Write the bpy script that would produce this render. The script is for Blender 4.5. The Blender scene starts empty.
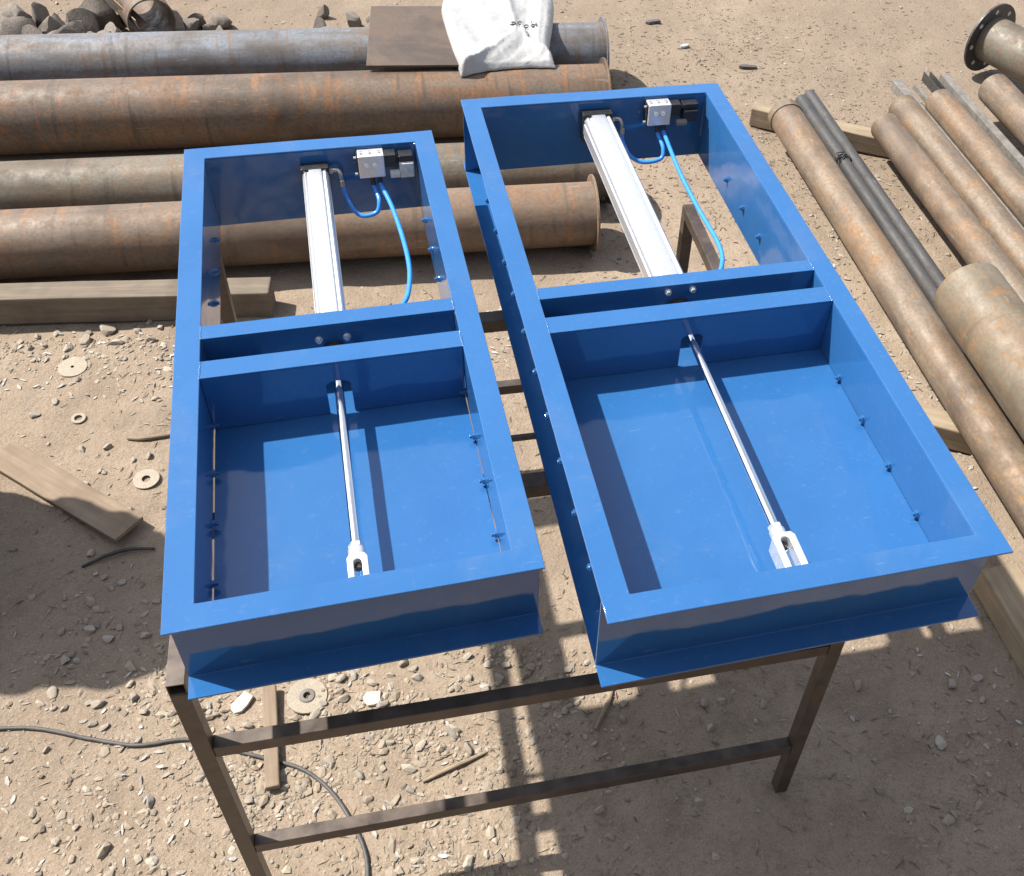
import bpy, bmesh, math, random
import numpy as np
from mathutils import Vector, Matrix, noise

SC = bpy.context.scene
COL = SC.collection
PI = math.pi
rng = random.Random(7)
nrng = np.random.default_rng(11)

# ------------------------------------------------------------------ helpers
def tag(o, label=None, cat=None, group=None, kind=None):
    if label: o['label'] = label
    if cat: o['category'] = cat
    if group: o['group'] = group
    if kind: o['kind'] = kind
    return o

def empty(name, loc, rz=0.0):
    o = bpy.data.objects.new(name, None)
    o.empty_display_size = 0.1
    o.location = loc; o.rotation_euler = (0, 0, rz)
    COL.objects.link(o)
    return o

def obj(name, bm, mat, parent=None, bevel=0.0, smooth=False, seg=2, loc=None, rot=None):
    bmesh.ops.recalc_face_normals(bm, faces=bm.faces)
    me = bpy.data.meshes.new(name)
    bm.to_mesh(me); bm.free()
    mats = mat if isinstance(mat, (list, tuple)) else [mat]
    for m in mats: me.materials.append(m)
    if smooth:
        me.polygons.foreach_set('use_smooth', [True]*len(me.polygons))
    o = bpy.data.objects.new(name, me)
    COL.objects.link(o)
    if parent: o.parent = parent
    if loc: o.location = loc
    if rot: o.rotation_euler = rot
    if bevel > 0:
        b = o.modifiers.new('bevel', 'BEVEL'); b.width = bevel; b.segments = seg
        b.limit_method = 'ANGLE'; b.angle_limit = math.radians(40)
        b.harden_normals = False
    if smooth:
        try: me.set_sharp_from_angle(angle=math.radians(38))
        except Exception: pass
    return o

def box(bm, x0, x1, y0, y1, z0, z1, mi=0):
    vs = [bm.verts.new(p) for p in ((x0,y0,z0),(x1,y0,z0),(x1,y1,z0),(x0,y1,z0),(x0,y0,z1),(x1,y0,z1),(x1,y1,z1),(x0,y1,z1))]
    for f in ((0,3,2,1),(4,5,6,7),(0,1,5,4),(1,2,6,5),(2,3,7,6),(3,0,4,7)):
        fc = bm.faces.new([vs[i] for i in f]); fc.material_index = mi
    return vs

def BM(): return bmesh.new()

def basis(d):
    d = Vector(d).normalized()
    a = Vector((0,0,1)) if abs(d.z) < .9 else Vector((1,0,0))
    u = d.cross(a).normalized(); v = d.cross(u).normalized()
    return d, u, v

def rings(bm, pts, radii, seg=24, cap=True, mi=0, rot0=0.0):
    """lofted tube through pts with a radius per point"""
    pts = [Vector(p) for p in pts]
    n = len(pts)
    prev = None; rr = []
    for i, p in enumerate(pts):
        d = (pts[min(i+1,n-1)] - pts[max(i-1,0)])
        if d.length < 1e-9: d = Vector((1,0,0)) if prev is None else prev[0]
        d, u, v = basis(d)
        if prev is not None:
            u = (prev[1] - d*prev[1].dot(d))
            u = u.normalized() if u.length > 1e-6 else basis(d)[1]
            v = d.cross(u).normalized()
        prev = (d, u, v)
        rr.append([bm.verts.new(p + (u*math.cos(rot0+2*PI*k/seg) + v*math.sin(rot0+2*PI*k/seg))*radii[i]) for k in range(seg)])
    for i in range(n-1):
        for k in range(seg):
            f = bm.faces.new((rr[i][k], rr[i][(k+1)%seg], rr[i+1][(k+1)%seg], rr[i+1][k])); f.material_index = mi
    if cap:
        f = bm.faces.new(rr[0][::-1]); f.material_index = mi
        f = bm.faces.new(rr[-1]); f.material_index = mi
    return rr

def cyl(bm, a, b, r, seg=24, mi=0, r2=None, rot0=0.0):
    a = Vector(a); b = Vector(b)
    rings_straight(bm, a, b, [(0, r), (1, r if r2 is None else r2)], seg, mi, rot0)

def rings_straight(bm, a, b, prof, seg=24, mi=0, rot0=0.0, closed=False):
    """revolve profile [(t, r)...] about the line a-b"""
    d, u, v = basis(b - a)
    L = (b - a)
    rr = []
    for t, r in prof:
        c = a + L*t
        rr.append([bm.verts.new(c + (u*math.cos(rot0+2*PI*k/seg) + v*math.sin(rot0+2*PI*k/seg))*r) for k in range(seg)])
    m = len(rr)
    rng_ = range(m) if closed else range(m-1)
    for i in rng_:
        j = (i+1) % m
        for k in range(seg):
            f = bm.faces.new((rr[i][k], rr[i][(k+1)%seg], rr[j][(k+1)%seg], rr[j][k])); f.material_index = mi
    if not closed:
        f = bm.faces.new(rr[0][::-1]); f.material_index = mi
        f = bm.faces.new(rr[-1]); f.material_index = mi

def extrude_poly(bm, pts2, fn0, fn1, mi=0):
    """prism: pts2 outline mapped by fn0 / fn1 to its two ends"""
    a = [bm.verts.new(fn0(*p)) for p in pts2]; b = [bm.verts.new(fn1(*p)) for p in pts2]
    n = len(pts2)
    f = bm.faces.new(a); f.material_index = mi
    f = bm.faces.new(b[::-1]); f.material_index = mi
    for i in range(n):
        f = bm.faces.new((a[i], b[i], b[(i+1)%n], a[(i+1)%n])); f.material_index = mi

def catmull(pts, n=10):
    P = [Vector(p) for p in pts]
    P = [P[0]*2 - P[1]] + P + [P[-1]*2 - P[-2]]
    out = []
    for i in range(1, len(P)-2):
        for k in range(n):
            t = k/n
            out.append(0.5*((2*P[i]) + (-P[i-1]+P[i+1])*t + (2*P[i-1]-5*P[i]+4*P[i+1]-P[i+2])*t*t + (-P[i-1]+3*P[i]-3*P[i+1]+P[i+2])*t**3))
    out.append(P[-2]); return out

def copy_thing(root, loc, rz, label, group=None):
    c = root.copy(); COL.objects.link(c); c.location = loc; c.rotation_euler = (0,0,rz); c['label'] = label
    if group: c['group'] = group
    for ch in list(root.children):
        k = ch.copy(); COL.objects.link(k); k.parent = c
        for g in list(ch.children):
            q = g.copy(); COL.objects.link(q); q.parent = k
    return c

# ------------------------------------------------------------------ materials
class NT:
    def __init__(s, name, alb=.66):
        s.alb = alb
        s.m = bpy.data.materials.new(name); s.m.use_nodes = True
        s.t = s.m.node_tree; s.N = s.t.nodes; s.L = s.t.links
        s.b = s.N['Principled BSDF']
    def n(s, typ, **kw):
        x = s.N.new(typ)
        for k, v in kw.items():
            if k.startswith('i_'):
                x.inputs[k[2:].replace('_', ' ')].default_value = v
            else: setattr(x, k, v)
        return x
    def l(s, a, b): s.L.new(a, b)
    def coord(s, scale=(1,1,1), seed=True):
        tc = s.n('ShaderNodeTexCoord'); mp = s.n('ShaderNodeMapping'); mp.inputs['Scale'].default_value = scale
        if seed:
            oi = s.n('ShaderNodeObjectInfo'); mu = s.n('ShaderNodeMath', operation='MULTIPLY'); mu.inputs[1].default_value = 37.0
            s.l(oi.outputs['Random'], mu.inputs[0])
            ad = s.n('ShaderNodeVectorMath', operation='ADD')
            s.l(tc.outputs['Object'], ad.inputs[0]); s.l(mu.outputs[0], ad.inputs[1]); s.l(ad.outputs[0], mp.inputs['Vector'])
        else: s.l(tc.outputs['Object'], mp.inputs['Vector'])
        return mp.outputs[0]
    def noise(s, vec, scale, detail=5, rough=.55, dist=0.0):
        x = s.n('ShaderNodeTexNoise'); x.inputs['Scale'].default_value = scale; x.inputs['Detail'].default_value = detail
        x.inputs['Roughness'].default_value = rough; x.inputs['Distortion'].default_value = dist
        s.l(vec, x.inputs['Vector']); return x.outputs['Fac']
    def ramp(s, fac, stops, interp='LINEAR'):
        r = s.n('ShaderNodeValToRGB'); cr = r.color_ramp; cr.interpolation = interp
        while len(cr.elements) < len(stops): cr.elements.new(.5)
        for e, (p, c) in zip(cr.elements, stops):
            e.position = p; e.color = (c, c, c, 1) if not isinstance(c, (tuple, list)) else (*[q*s.alb for q in c], 1)
        s.l(fac, r.inputs['Fac']); return r.outputs['Color']
    def mix(s, fac, a, b, mode='MIX'):
        x = s.n('ShaderNodeMix', data_type='RGBA', blend_type=mode)
        for sock, val in ((x.inputs[0], fac), (x.inputs[6], a), (x.inputs[7], b)):
            if isinstance(val, (int, float)): sock.default_value = val
            elif isinstance(val, (tuple, list)): sock.default_value = (*[q*s.alb for q in val], 1)
            else: s.l(val, sock)
        return x.outputs[2]
    def bump(s, h, strength, dist=.01, prev=None):
        b = s.n('ShaderNodeBump'); b.inputs['Strength'].default_value = strength; b.inputs['Distance'].default_value = dist
        s.l(h, b.inputs['Height'])
        if prev: s.l(prev, b.inputs['Normal'])
        return b.outputs[0]
    def out(s, color=None, rough=None, normal=None, metal=None, **kw):
        for k, v in (('Base Color', color), ('Roughness', rough), ('Normal', normal), ('Metallic', metal)):
            if v is None: continue
            sk = s.b.inputs[k]
            if isinstance(v, (int, float)): sk.default_value = v
            elif isinstance(v, (tuple, list)): sk.default_value = (*v, 1)
            else: s.l(v, sk)
        for k, v in kw.items(): s.b.inputs[k.replace('_', ' ')].default_value = v
        return s.m

def plain(name, col, rough=.5, metal=0.0, var=.12, scale=60, bump=.1, bdist=.001):
    s = NT(name, 1.0 if metal >= .5 or 'hose' in name or 'black' in name else .85); v = s.coord()
    f = s.noise(v, scale, 4)
    c = s.ramp(f, [(.3, tuple(x*(1-var) for x in col)), (.7, tuple(min(1, x*(1+var)) for x in col))])
    r = s.ramp(f, [(.3, max(.02, rough-.06)), (.7, min(1, rough+.08))])
    return s.out(c, r, s.bump(f, bump, bdist), metal)

def paint_blue():
    s = NT('blue_enamel', 1.0); v = s.coord(seed=False)
    big = s.noise(v, 5, 2, .5); fine = s.noise(v, 380, 2, .5); dust = s.noise(v, 55, 6, .7)
    mid = s.noise(v, 16, 4, .6)
    c = s.ramp(big, [(.3, (.022,.103,.272)), (.7, (.025,.112,.290))])
    d = s.ramp(dust, [(.58, 0.0), (.80, .14)])
    c = s.mix(d, c, (.30,.31,.33))
    bl = s.ramp(s.noise(v, 3.1, 7, .68, .3), [(.54, 0.0), (.76, .07)])
    c = s.mix(bl, c, (.36,.31,.25))
    va = s.coord((2.2, 34, 10), seed=False)
    sc = s.ramp(s.noise(va, 5, 3, .6), [(.70, 0.0), (.735, .22)])
    c = s.mix(sc, c, (.22,.30,.42))
    sp = s.ramp(s.noise(v, 900, 1, .5), [(.74, 0.0), (.78, .35)])
    c = s.mix(sp, c, (.42,.40,.36))
    r = s.ramp(mid, [(.3, .05), (.75, .14)])
    nb = s.bump(big, .17, .03); nb = s.bump(mid, .06, .005, nb); nb = s.bump(fine, .02, .001, nb)
    return s.out(c, r, nb, 0.0, IOR=1.58, Specular_IOR_Level=.5)

def rust_pipe(name, base, dark, orange, grey, gfac, seam=False, rings_=True):
    """pipe along local X: mill scale, rust, run marks round the girth"""
    s = NT(name)
    v = s.coord((1,1,1)); vr = s.coord((9,1.0,1.0)); va = s.coord((.8,6,6))
    n1 = s.noise(v, 3.2, 6, .62); n2 = s.noise(v, 14, 6, .65); n3 = s.noise(va, 3, 5, .6); n4 = s.noise(v, 70, 4, .6)
    c = s.ramp(n1, [(.3, dark), (.5, base), (.72, tuple(.5*a+.5*b for a, b in zip(base, orange)))])
    c = s.mix(s.ramp(n3, [(.42, 0.0), (.66, gfac)]), c, grey)
    spots = s.ramp(n2, [(.60, 0.0), (.70, .75)])
    c = s.mix(spots, c, orange)
    if rings_:
        st = s.ramp(s.noise(vr, 2.6, 3, .5), [(.60, 0.0), (.68, .6)])
        c = s.mix(st, c, dark)
        st2 = s.ramp(s.noise(vr, 3.7, 2, .5), [(.60, 0.0), (.68, .55)])
        c = s.mix(st2, c, orange)
    c = s.mix(s.ramp(n4, [(.35, .45), (.6, 0.0)]), c, dark)
    c = s.mix(s.ramp(s.noise(s.coord((1.6,4,4)), 16, 3, .6), [(.63, 0.0), (.68, .65)]), c, orange)
    c = s.mix(s.ramp(s.noise(s.coord((2.5,14,14)), 3.5, 3, .55), [(.68, 0.0), (.72, .45)]), c, tuple(min(1, q*1.35+.05) for q in grey))
    c = s.mix(s.ramp(s.noise(v, 1.7, 3, .6, .8), [(.54, 0.0), (.66, .6)]), c, tuple(q*.8 for q in dark))
    r = s.ramp(n2, [(.35, .42), (.65, .78)])
    nb = s.bump(n2, .25, .004); nb = s.bump(n4, .3, .002, nb)
    return s.out(c, r, nb, .12)

def dirt():
    s = NT('dirt'); v = s.coord(seed=False)
    n1 = s.noise(v, .55, 4, .55); n2 = s.noise(v, 4.5, 7, .65); n3 = s.noise(v, 45, 6, .7); n4 = s.noise(v, 260, 3, .6)
    c = s.ramp(n2, [(.25, (.285,.218,.158)), (.5, (.435,.338,.246)), (.75, (.535,.43,.32))])
    c = s.mix(s.ramp(n1, [(.40, 0.0), (.62, .65)]), c, (.30,.228,.168))
    c = s.mix(s.ramp(s.noise(v, 1.9, 6, .7, .5), [(.55, 0.0), (.68, .55)]), c, (.23,.182,.138))
    sx = s.n('ShaderNodeSeparateXYZ'); s.l(v, sx.inputs[0]); mr = s.n('ShaderNodeMapRange'); mr.inputs['From Min'].default_value = 2.6; mr.inputs['From Max'].default_value = 4.6
    s.l(sx.outputs['Y'], mr.inputs['Value'])
    far = s.n('ShaderNodeMath', operation='MULTIPLY'); s.l(mr.outputs[0], far.inputs[0]); s.l(s.ramp(s.noise(v, 1.3, 5, .65), [(.30, .35), (.62, .9)]), far.inputs[1])
    c = s.mix(far.outputs[0], c, (.285,.22,.163))
    c = s.mix(s.ramp(n3, [(.3, .5), (.5, 0.0)]), c, (.25,.185,.132))
    c = s.mix(s.ramp(n4, [(.55, 0.0), (.68, .6)]), c, (.62,.53,.42))
    c = s.mix(s.ramp(s.noise(v, 130, 5, .75), [(.34, .55), (.46, 0.0)]), c, (.22,.165,.12))
    vo = s.n('ShaderNodeTexVoronoi'); vo.inputs['Scale'].default_value = 70; s.l(v, vo.inputs['Vector'])
    nb = s.bump(n2, .5, .02); nb = s.bump(n3, .7, .008, nb); nb = s.bump(n4, .5, .003, nb)
    nb = s.bump(s.ramp(vo.outputs['Distance'], [(.0, 1.0), (.45, 0.0)]), .35, .004, nb)
    return s.out(c, .95, nb, 0.0, Specular_IOR_Level=.15)

def island(name, cols, rough=.85):
    s = NT(name); g = s.n('ShaderNodeNewGeometry')
    v = s.coord(seed=False)
    c = s.ramp(g.outputs['Random Per Island'], [(i/(len(cols)-1)*.98, c) for i, c in enumerate(cols)])
    n = s.noise(v, 120, 5, .65)
    c = s.mix(s.ramp(n, [(.35, .3), (.6, 0.0)]), c, (.28,.22,.16))
    return s.out(c, rough, s.bump(n, .4, .003), 0.0, Specular_IOR_Level=.25)

def stone_mat():
    s = NT('stone'); oi = s.n('ShaderNodeObjectInfo'); v = s.coord()
    c = s.ramp(oi.outputs['Random'], [(0, (.60,.51,.40)), (.3, (.52,.45,.37)), (.6, (.66,.57,.46)), (.82, (.42,.38,.33)), (.95, (.74,.68,.59))])
    n = s.noise(v, 55, 6, .65); n2 = s.noise(v, 220, 3, .6)
    c = s.mix(s.ramp(n, [(.35, .5), (.6, 0.0)]), c, (.40,.32,.23))
    return s.out(c, .85, s.bump(n2, .3, .002, s.bump(n, .5, .006)), 0.0, Specular_IOR_Level=.3)

def wood(name, a, b, axis=0):
    s = NT(name); sc = [18, 18, 18]; sc[axis] = 1.2
    v = s.coord(tuple(sc)); v2 = s.coord()
    g = s.noise(v, 3, 6, .6, .4); st = s.noise(v2, 6, 5, .6)
    c = s.ramp(g, [(.3, a), (.7, b)])
    c = s.mix(s.ramp(st, [(.45, 0.0), (.7, .5)]), c, tuple(x*.6 for x in a))
    return s.out(c, .8, s.bump(g, .4, .003), 0.0, Specular_IOR_Level=.25)

M = {}
M['blue'] = paint_blue()
M['dirt'] = dirt()
M['gravel'] = island('gravel', [(.36,.285,.21), (.47,.38,.285), (.40,.335,.26), (.52,.435,.335), (.27,.23,.185), (.60,.53,.43), (.43,.345,.25)])
M['litter'] = island('litter', [(.50,.42,.30), (.20,.15,.10), (.62,.56,.46), (.32,.23,.15), (.12,.09,.07), (.44,.36,.25)])
M['leaf'] = island('dry_leaves', [(.19,.145,.105), (.27,.21,.15), (.13,.10,.08), (.34,.27,.20), (.22,.175,.13)])
M['chips'] = island('shavings', [(.62,.60,.56), (.50,.44,.36), (.35,.30,.25), (.72,.70,.66), (.25,.21,.18)], .6)
M['stone'] = stone_mat()
M['rust_a'] = rust_pipe('rusty_brown_steel', (.275,.185,.122), (.155,.105,.072), (.42,.20,.08), (.31,.255,.20), .7)
M['rust_b'] = rust_pipe('rusty_mill_scale', (.215,.142,.092), (.10,.070,.050), (.44,.18,.055), (.24,.205,.165), .6)
M['rust_g'] = rust_pipe('grey_mill_scale', (.215,.205,.195), (.13,.105,.088), (.27,.15,.08), (.27,.31,.37), .9)
M['rust_o'] = rust_pipe('greenish_brown_steel', (.215,.175,.125), (.12,.092,.066), (.33,.17,.07), (.27,.25,.20), .8)
M['rust_r'] = rust_pipe('speckled_rust_steel', (.245,.170,.110), (.13,.092,.068), (.46,.23,.075), (.34,.28,.205), .8, rings_=False)  # the steel's own brown rust with orange speckles, no run marks
M['rust_big'] = rust_pipe('olive_brown_steel', (.26,.21,.145), (.16,.12,.08), (.42,.20,.07), (.31,.275,.21), .7)
M['dark_pipe'] = rust_pipe('dark_scaffold_steel', (.080,.078,.077), (.055,.052,.050), (.14,.105,.08), (.125,.123,.12), .6, rings_=False)
M['grey_steel'] = plain('weathered_grey_steel', (.22,.20,.175), .6, .2, .25, 30, .3, .002)
M['black_steel'] = plain('blackened_steel', (.055,.05,.046), .5, .3, .3, 40, .2)
M['bench'] = plain('bench_tube_steel', (.105,.080,.065), .42, .35, .35, 22, .25, .002)
M['alu'] = plain('anodised_aluminium', (.70,.705,.72), .40, .80, .02, 240, .01)
M['alu2'] = plain('cast_aluminium', (.72,.72,.72), .35, .6, .06, 90, .08)
M['chrome'] = plain('chromed_steel', (.88,.88,.88), .14, 1.0, .02, 30, .01)
M['zinc'] = plain('zinc_plated_steel', (.80,.79,.76), .30, .7, .06, 80, .06)
M['fitting'] = plain('nickel_fitting', (.34,.33,.31), .3, .8, .1, 80, .05)
M['black'] = plain('black_plastic', (.018,.018,.02), .4, 0, .2, 80, .1)
M['clear'] = plain('pale_plastic', (.66,.65,.60), .25, 0, .12, 70, .05)
M['hose'] = plain('blue_hose', (.04,.245,.72), .28, 0, .05, 60, .02)
M['wood'] = wood('weathered_timber', (.20,.16,.12), (.30,.245,.185))
M['wood_p'] = wood('pale_timber', (.33,.25,.165), (.50,.40,.28))
M['wood_d'] = wood('dusty_plank', (.30,.22,.15), (.42,.32,.225))
M['plate'] = rust_pipe('dark_rust_plate', (.15,.105,.075), (.09,.066,.05), (.24,.13,.07), (.17,.135,.105), .5, rings_=False)
M['dark_sheet'] = plain('dark_sheet_metal', (.10,.10,.105), .7, 0, .2, 8, .1)
M['rubble'] = plain('dark_rubble', (.19,.16,.132), .9, 0, .4, 14, .5, .004)
M['rubber'] = plain('black_cable', (.07,.065,.06), .6, 0, .3, 60, .1)
M['disc'] = plain('worn_abrasive_disc', (.38,.325,.25), .9, 0, .2, 220, .5, .002)
M['steel_lt'] = plain('bright_cut_steel', (.45,.42,.38), .45, .4, .15, 60, .1)
M['paper'] = plain('pale_tile', (.56,.50,.41), .8, 0, .1, 60, .2)
M['barrel'] = rust_pipe('barrel_steel', (.10,.12,.16), (.06,.05,.05), (.25,.12,.06), (.14,.15,.17), .6, rings_=False)

def sack_mat():
    s = NT('woven_sack', .88); v = s.coord(seed=False)
    w1 = s.n('ShaderNodeTexWave', wave_type='BANDS', bands_direction='X'); w1.inputs['Scale'].default_value = 110
    w2 = s.n('ShaderNodeTexWave', wave_type='BANDS', bands_direction='Y'); w2.inputs['Scale'].default_value = 110
    s.l(v, w1.inputs['Vector']); s.l(v, w2.inputs['Vector'])
    n = s.noise(v, 9, 5, .6); n2 = s.noise(v, 26, 5, .6, .6)
    c = s.ramp(n, [(.3, (.36,.355,.347)), (.7, (.425,.422,.415))])
    c = s.mix(s.ramp(n2, [(.58, 0.0), (.75, .35)]), c, (.27,.235,.195))
    nb = s.bump(n2, .45, .012); nb = s.bump(w1.outputs['Fac'], .12, .001, nb); nb = s.bump(w2.outputs['Fac'], .12, .001, nb)
    return s.out(c, .55, nb, 0.0)
M['sack'] = sack_mat()
M['ink'] = plain('black_ink', (.05,.05,.055), .7, 0, .3, 60, .05)

# ------------------------------------------------------------------ camera
SC.render.resolution_x, SC.render.resolution_y = 1024, 876
cd = bpy.data.cameras.new('Camera'); cam = bpy.data.objects.new('Camera', cd); COL.objects.link(cam); SC.camera = cam
R2 = Vector((0.99645098, 0.05864028, 0.06038838)); U2 = Vector((-0.08417505, 0.69417443, 0.71486811)); FW = Vector((0, 0.71741423, -0.69664684))
TOP = 1.28                                   # hatch top above the ground
mw = Matrix.Identity(4)
for i in range(3):
    mw[i][0] = R2[i]; mw[i][1] = U2[i]; mw[i][2] = -FW[i]
mw[0][3], mw[1][3], mw[2][3] = 0.76297, -0.99277, 1.66430 + TOP
cam.matrix_world = mw
cd.sensor_fit = 'HORIZONTAL'; cd.sensor_width = 36.0
cd.lens = 1051.23/1024*36
cd.shift_x = (512-610.79)/1024; cd.shift_y = (389.99-438)/1024
cd.clip_start = .05; cd.clip_end = 500

# ------------------------------------------------------------------ light
w = bpy.data.worlds.new('World'); SC.world = w; w.use_nodes = True
wn = w.node_tree.nodes; wl = w.node_tree.links
sky = wn.new('ShaderNodeTexSky'); sky.sky_type = 'NISHITA'; sky.sun_disc = False
SUNV = Vector((-0.124, 0.0264, 0.165)).normalized()       # towards the sun
sky.sun_elevation = math.asin(SUNV.z); sky.sun_rotation = math.atan2(SUNV.x, SUNV.y)
sky.air_density = 1.0; sky.dust_density = 2.2; sky.ozone_density = 1.0; sky.altitude = 900
hs = wn.new('ShaderNodeHueSaturation'); hs.inputs['Saturation'].default_value = .5; hs.inputs['Value'].default_value = 1.0
wl.new(sky.outputs[0], hs.inputs['Color']); wl.new(hs.outputs[0], wn['Background'].inputs[0]); wn['Background'].inputs[1].default_value = .145
sd = bpy.data.lights.new('Sun', 'SUN'); sd.energy = 5.0; sd.angle = math.radians(.8); sd.color = (1, .955, .885)
so = bpy.data.objects.new('Sun', sd); COL.objects.link(so); so.location = SUNV*20
so.rotation_euler = SUNV.to_track_quat('Z', 'Y').to_euler()
SC.view_settings.view_transform = 'Standard'; SC.view_settings.look = 'None'
SC.view_settings.exposure = 0.84; SC.view_settings.gamma = 1.0
SC.render.engine = 'CYCLES'
SC.cycles.max_bounces = 8; SC.cycles.use_denoising = True

# ------------------------------------------------------------------ ground
def gh(x, y):
    h = .018*noise.noise(Vector((x*.9, y*.9, 3.1))) + .008*noise.noise(Vector((x*3.3, y*3.3, 9.7)))
    h += .0065*noise.noise(Vector((x*7, y*7, 1.3))) + .002*noise.noise(Vector((x*31, y*31, 5.3)))
    return h - .004
def axis_coords(lo, hi, step, far):
    c = list(np.arange(lo, hi+1e-6, step)); s = step; a = c[-1]; post = []
    while a < far: s *= 1.28; a += s; post.append(a)
    s = step; a = c[0]; pre = []
    while a > -far: s *= 1.28; a -= s; pre.append(a)
    return pre[::-1] + c + post
gx = axis_coords(-3.2, 4.0, .017, 90); gy = axis_coords(-.9, 6.6, .017, 90)
nx, ny = len(gx), len(gy)
co = np.empty((ny, nx, 3), dtype=np.float32)
for j, y in enumerate(gy):
    for i, x in enumerate(gx):
        near = (-4 < x < 5 and -2 < y < 8)
        co[j, i] = (x, y, gh(x, y) if near else .018*noise.noise(Vector((x*.9, y*.9, 3.1)))-.004)
idx = np.arange(nx*ny).reshape(ny, nx)
quads = np.stack([idx[:-1,:-1], idx[:-1,1:], idx[1:,1:], idx[1:,:-1]], -1).reshape(-1, 4)
def np_mesh(name, verts, faces, mat, smooth=True):
    me = bpy.data.meshes.new(name)
    k = faces.shape[1]
    me.vertices.add(len(verts)); me.vertices.foreach_set('co', verts.astype(np.float32).ravel())
    me.loops.add(faces.size); me.loops.foreach_set('vertex_index', faces.astype(np.int32).ravel())
    me.polygons.add(len(faces)); me.polygons.foreach_set('loop_start', np.arange(0, faces.size, k, dtype=np.int32))
    me.polygons.foreach_set('use_smooth', np.full(len(faces), smooth))
    me.materials.append(mat); me.update(calc_edges=True); me.validate()
    o = bpy.data.objects.new(name, me); COL.objects.link(o); return o
tag(np_mesh('ground', co.reshape(-1, 3), quads, M['dirt']), 'dusty light brown dirt ground of the yard', None, None, 'structure')

# ------------------------------------------------------------------ stones
def ico(sub):
    b = bmesh.new(); bmesh.ops.create_icosphere(b, subdivisions=sub, radius=1.0)
    v = np.array([x.co[:] for x in b.verts]); f = np.array([[x.index for x in y.verts] for y in b.faces]); b.free(); return v, f
def rock_template(sub, seed, angular=.35):
    v, f = ico(sub); r = random.Random(seed)
    o = Vector((r.uniform(0, 90), r.uniform(0, 90), r.uniform(0, 90)))
    planes = [(Vector((r.gauss(0,1), r.gauss(0,1), r.gauss(0,1))).normalized(), r.uniform(.42, .8)) for _ in range(13)]
    out = []
    for p in v:
        q = Vector(p)
        for n, d in planes:
            e = q.dot(n) - d
            if e > 0: q -= n*e*.92
        q *= 1 + angular*.35*noise.noise(q*1.6+o)
        out.append(q[:])
    return np.array(out), f
T1 = [rock_template(1, k) for k in range(10)]
T2 = [rock_template(3, 50+k) for k in range(12)]

def rotz(a): return np.array([[math.cos(a), -math.sin(a), 0], [math.sin(a), math.cos(a), 0], [0, 0, 1]])
def scatter(name, mat, pts, sizes, templ, flat=(.28, .8), elong=(.8, 1.9), smooth=False):
    V = []; F = []; off = 0
    for (x, y), s in zip(pts, sizes):
        v, f = templ[rng.randrange(len(templ))]
        sc = np.array([rng.uniform(*elong), 1.0, rng.uniform(*flat)])*s
        t = (v*sc)
        ax = rng.uniform(-.35, .35); ca, sa = math.cos(ax), math.sin(ax)
        t = t @ np.array([[1,0,0],[0,ca,-sa],[0,sa,ca]]).T
        t = t @ rotz(rng.uniform(0, 2*PI)).T
        t[:, 2] += gh(x, y) + s*rng.uniform(-.12, .25); t[:, 0] += x; t[:, 1] += y
        V.append(t); F.append(f+off); off += len(v)
    return np_mesh(name, np.concatenate(V), np.concatenate(F), mat, smooth)

def dens(x, y):
    d = .30
    if -1.0 < x < .75 and -.6 < y < .80:
        d = 1.0 if x > -.75 - .0*y else .7
        if y < .62 and x > -.60: d = 1.25
    if -2.2 < x < -.35 and 1.72+.17*x+.25 < y < 2.12+.17*(x+.6): d = 1.3
    if x > 1.55 and y < 4.1 and x < 2.6: d = .9
    if y > 3.4 and x < 1.6: d = .5
    if y > 4.2: d = .30
    return d*(.22+2.6*max(0, .25+noise.noise(Vector((x*1.7, y*1.7, 8.8))))**1.5+1.2*max(0, noise.noise(Vector((x*5.1, y*5.1, 2.8)))))
pts = []; sizes = []
while len(pts) < 15000:
    x = rng.uniform(-3.1, 3.6); y = rng.uniform(-.7, 6.2)
    if rng.random() < dens(x, y)/2.0:
        pts.append((x, y)); s = min(.019, .0036*math.exp(rng.gauss(0, .62)))
        sizes.append(s*(1.15 if dens(x, y) > .8 else .9))
while len(pts) < 19500:
    x = rng.uniform(-.95, .95); y = rng.uniform(-.55, .85)
    q = math.exp(-((x-.02)/.42)**2-((y-.42)/.30)**2) + .35*math.exp(-((x+.45)/.3)**2-((y-.5)/.2)**2) + .18
    if rng.random() < q*(.12+1.9*max(0, .3+noise.noise(Vector((x*4.5, y*4.5, 2.2))))**1.4):
        pts.append((x, y)); sizes.append(min(.022, .0058*math.exp(rng.gauss(0, .5))))
while len(pts) < 20700:
    x = rng.uniform(-2.4, -.3); y = 1.95+.17*(x+1)+abs(rng.gauss(0, .13))*(-1)+.21
    pts.append((x, y)); sizes.append(min(.018, .0055*math.exp(rng.gauss(0, .5))))
tag(scatter('gravel', M['gravel'], pts, sizes, T1), 'small pale gravel and grit strewn over the dirt', None, None, 'stuff')

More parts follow.
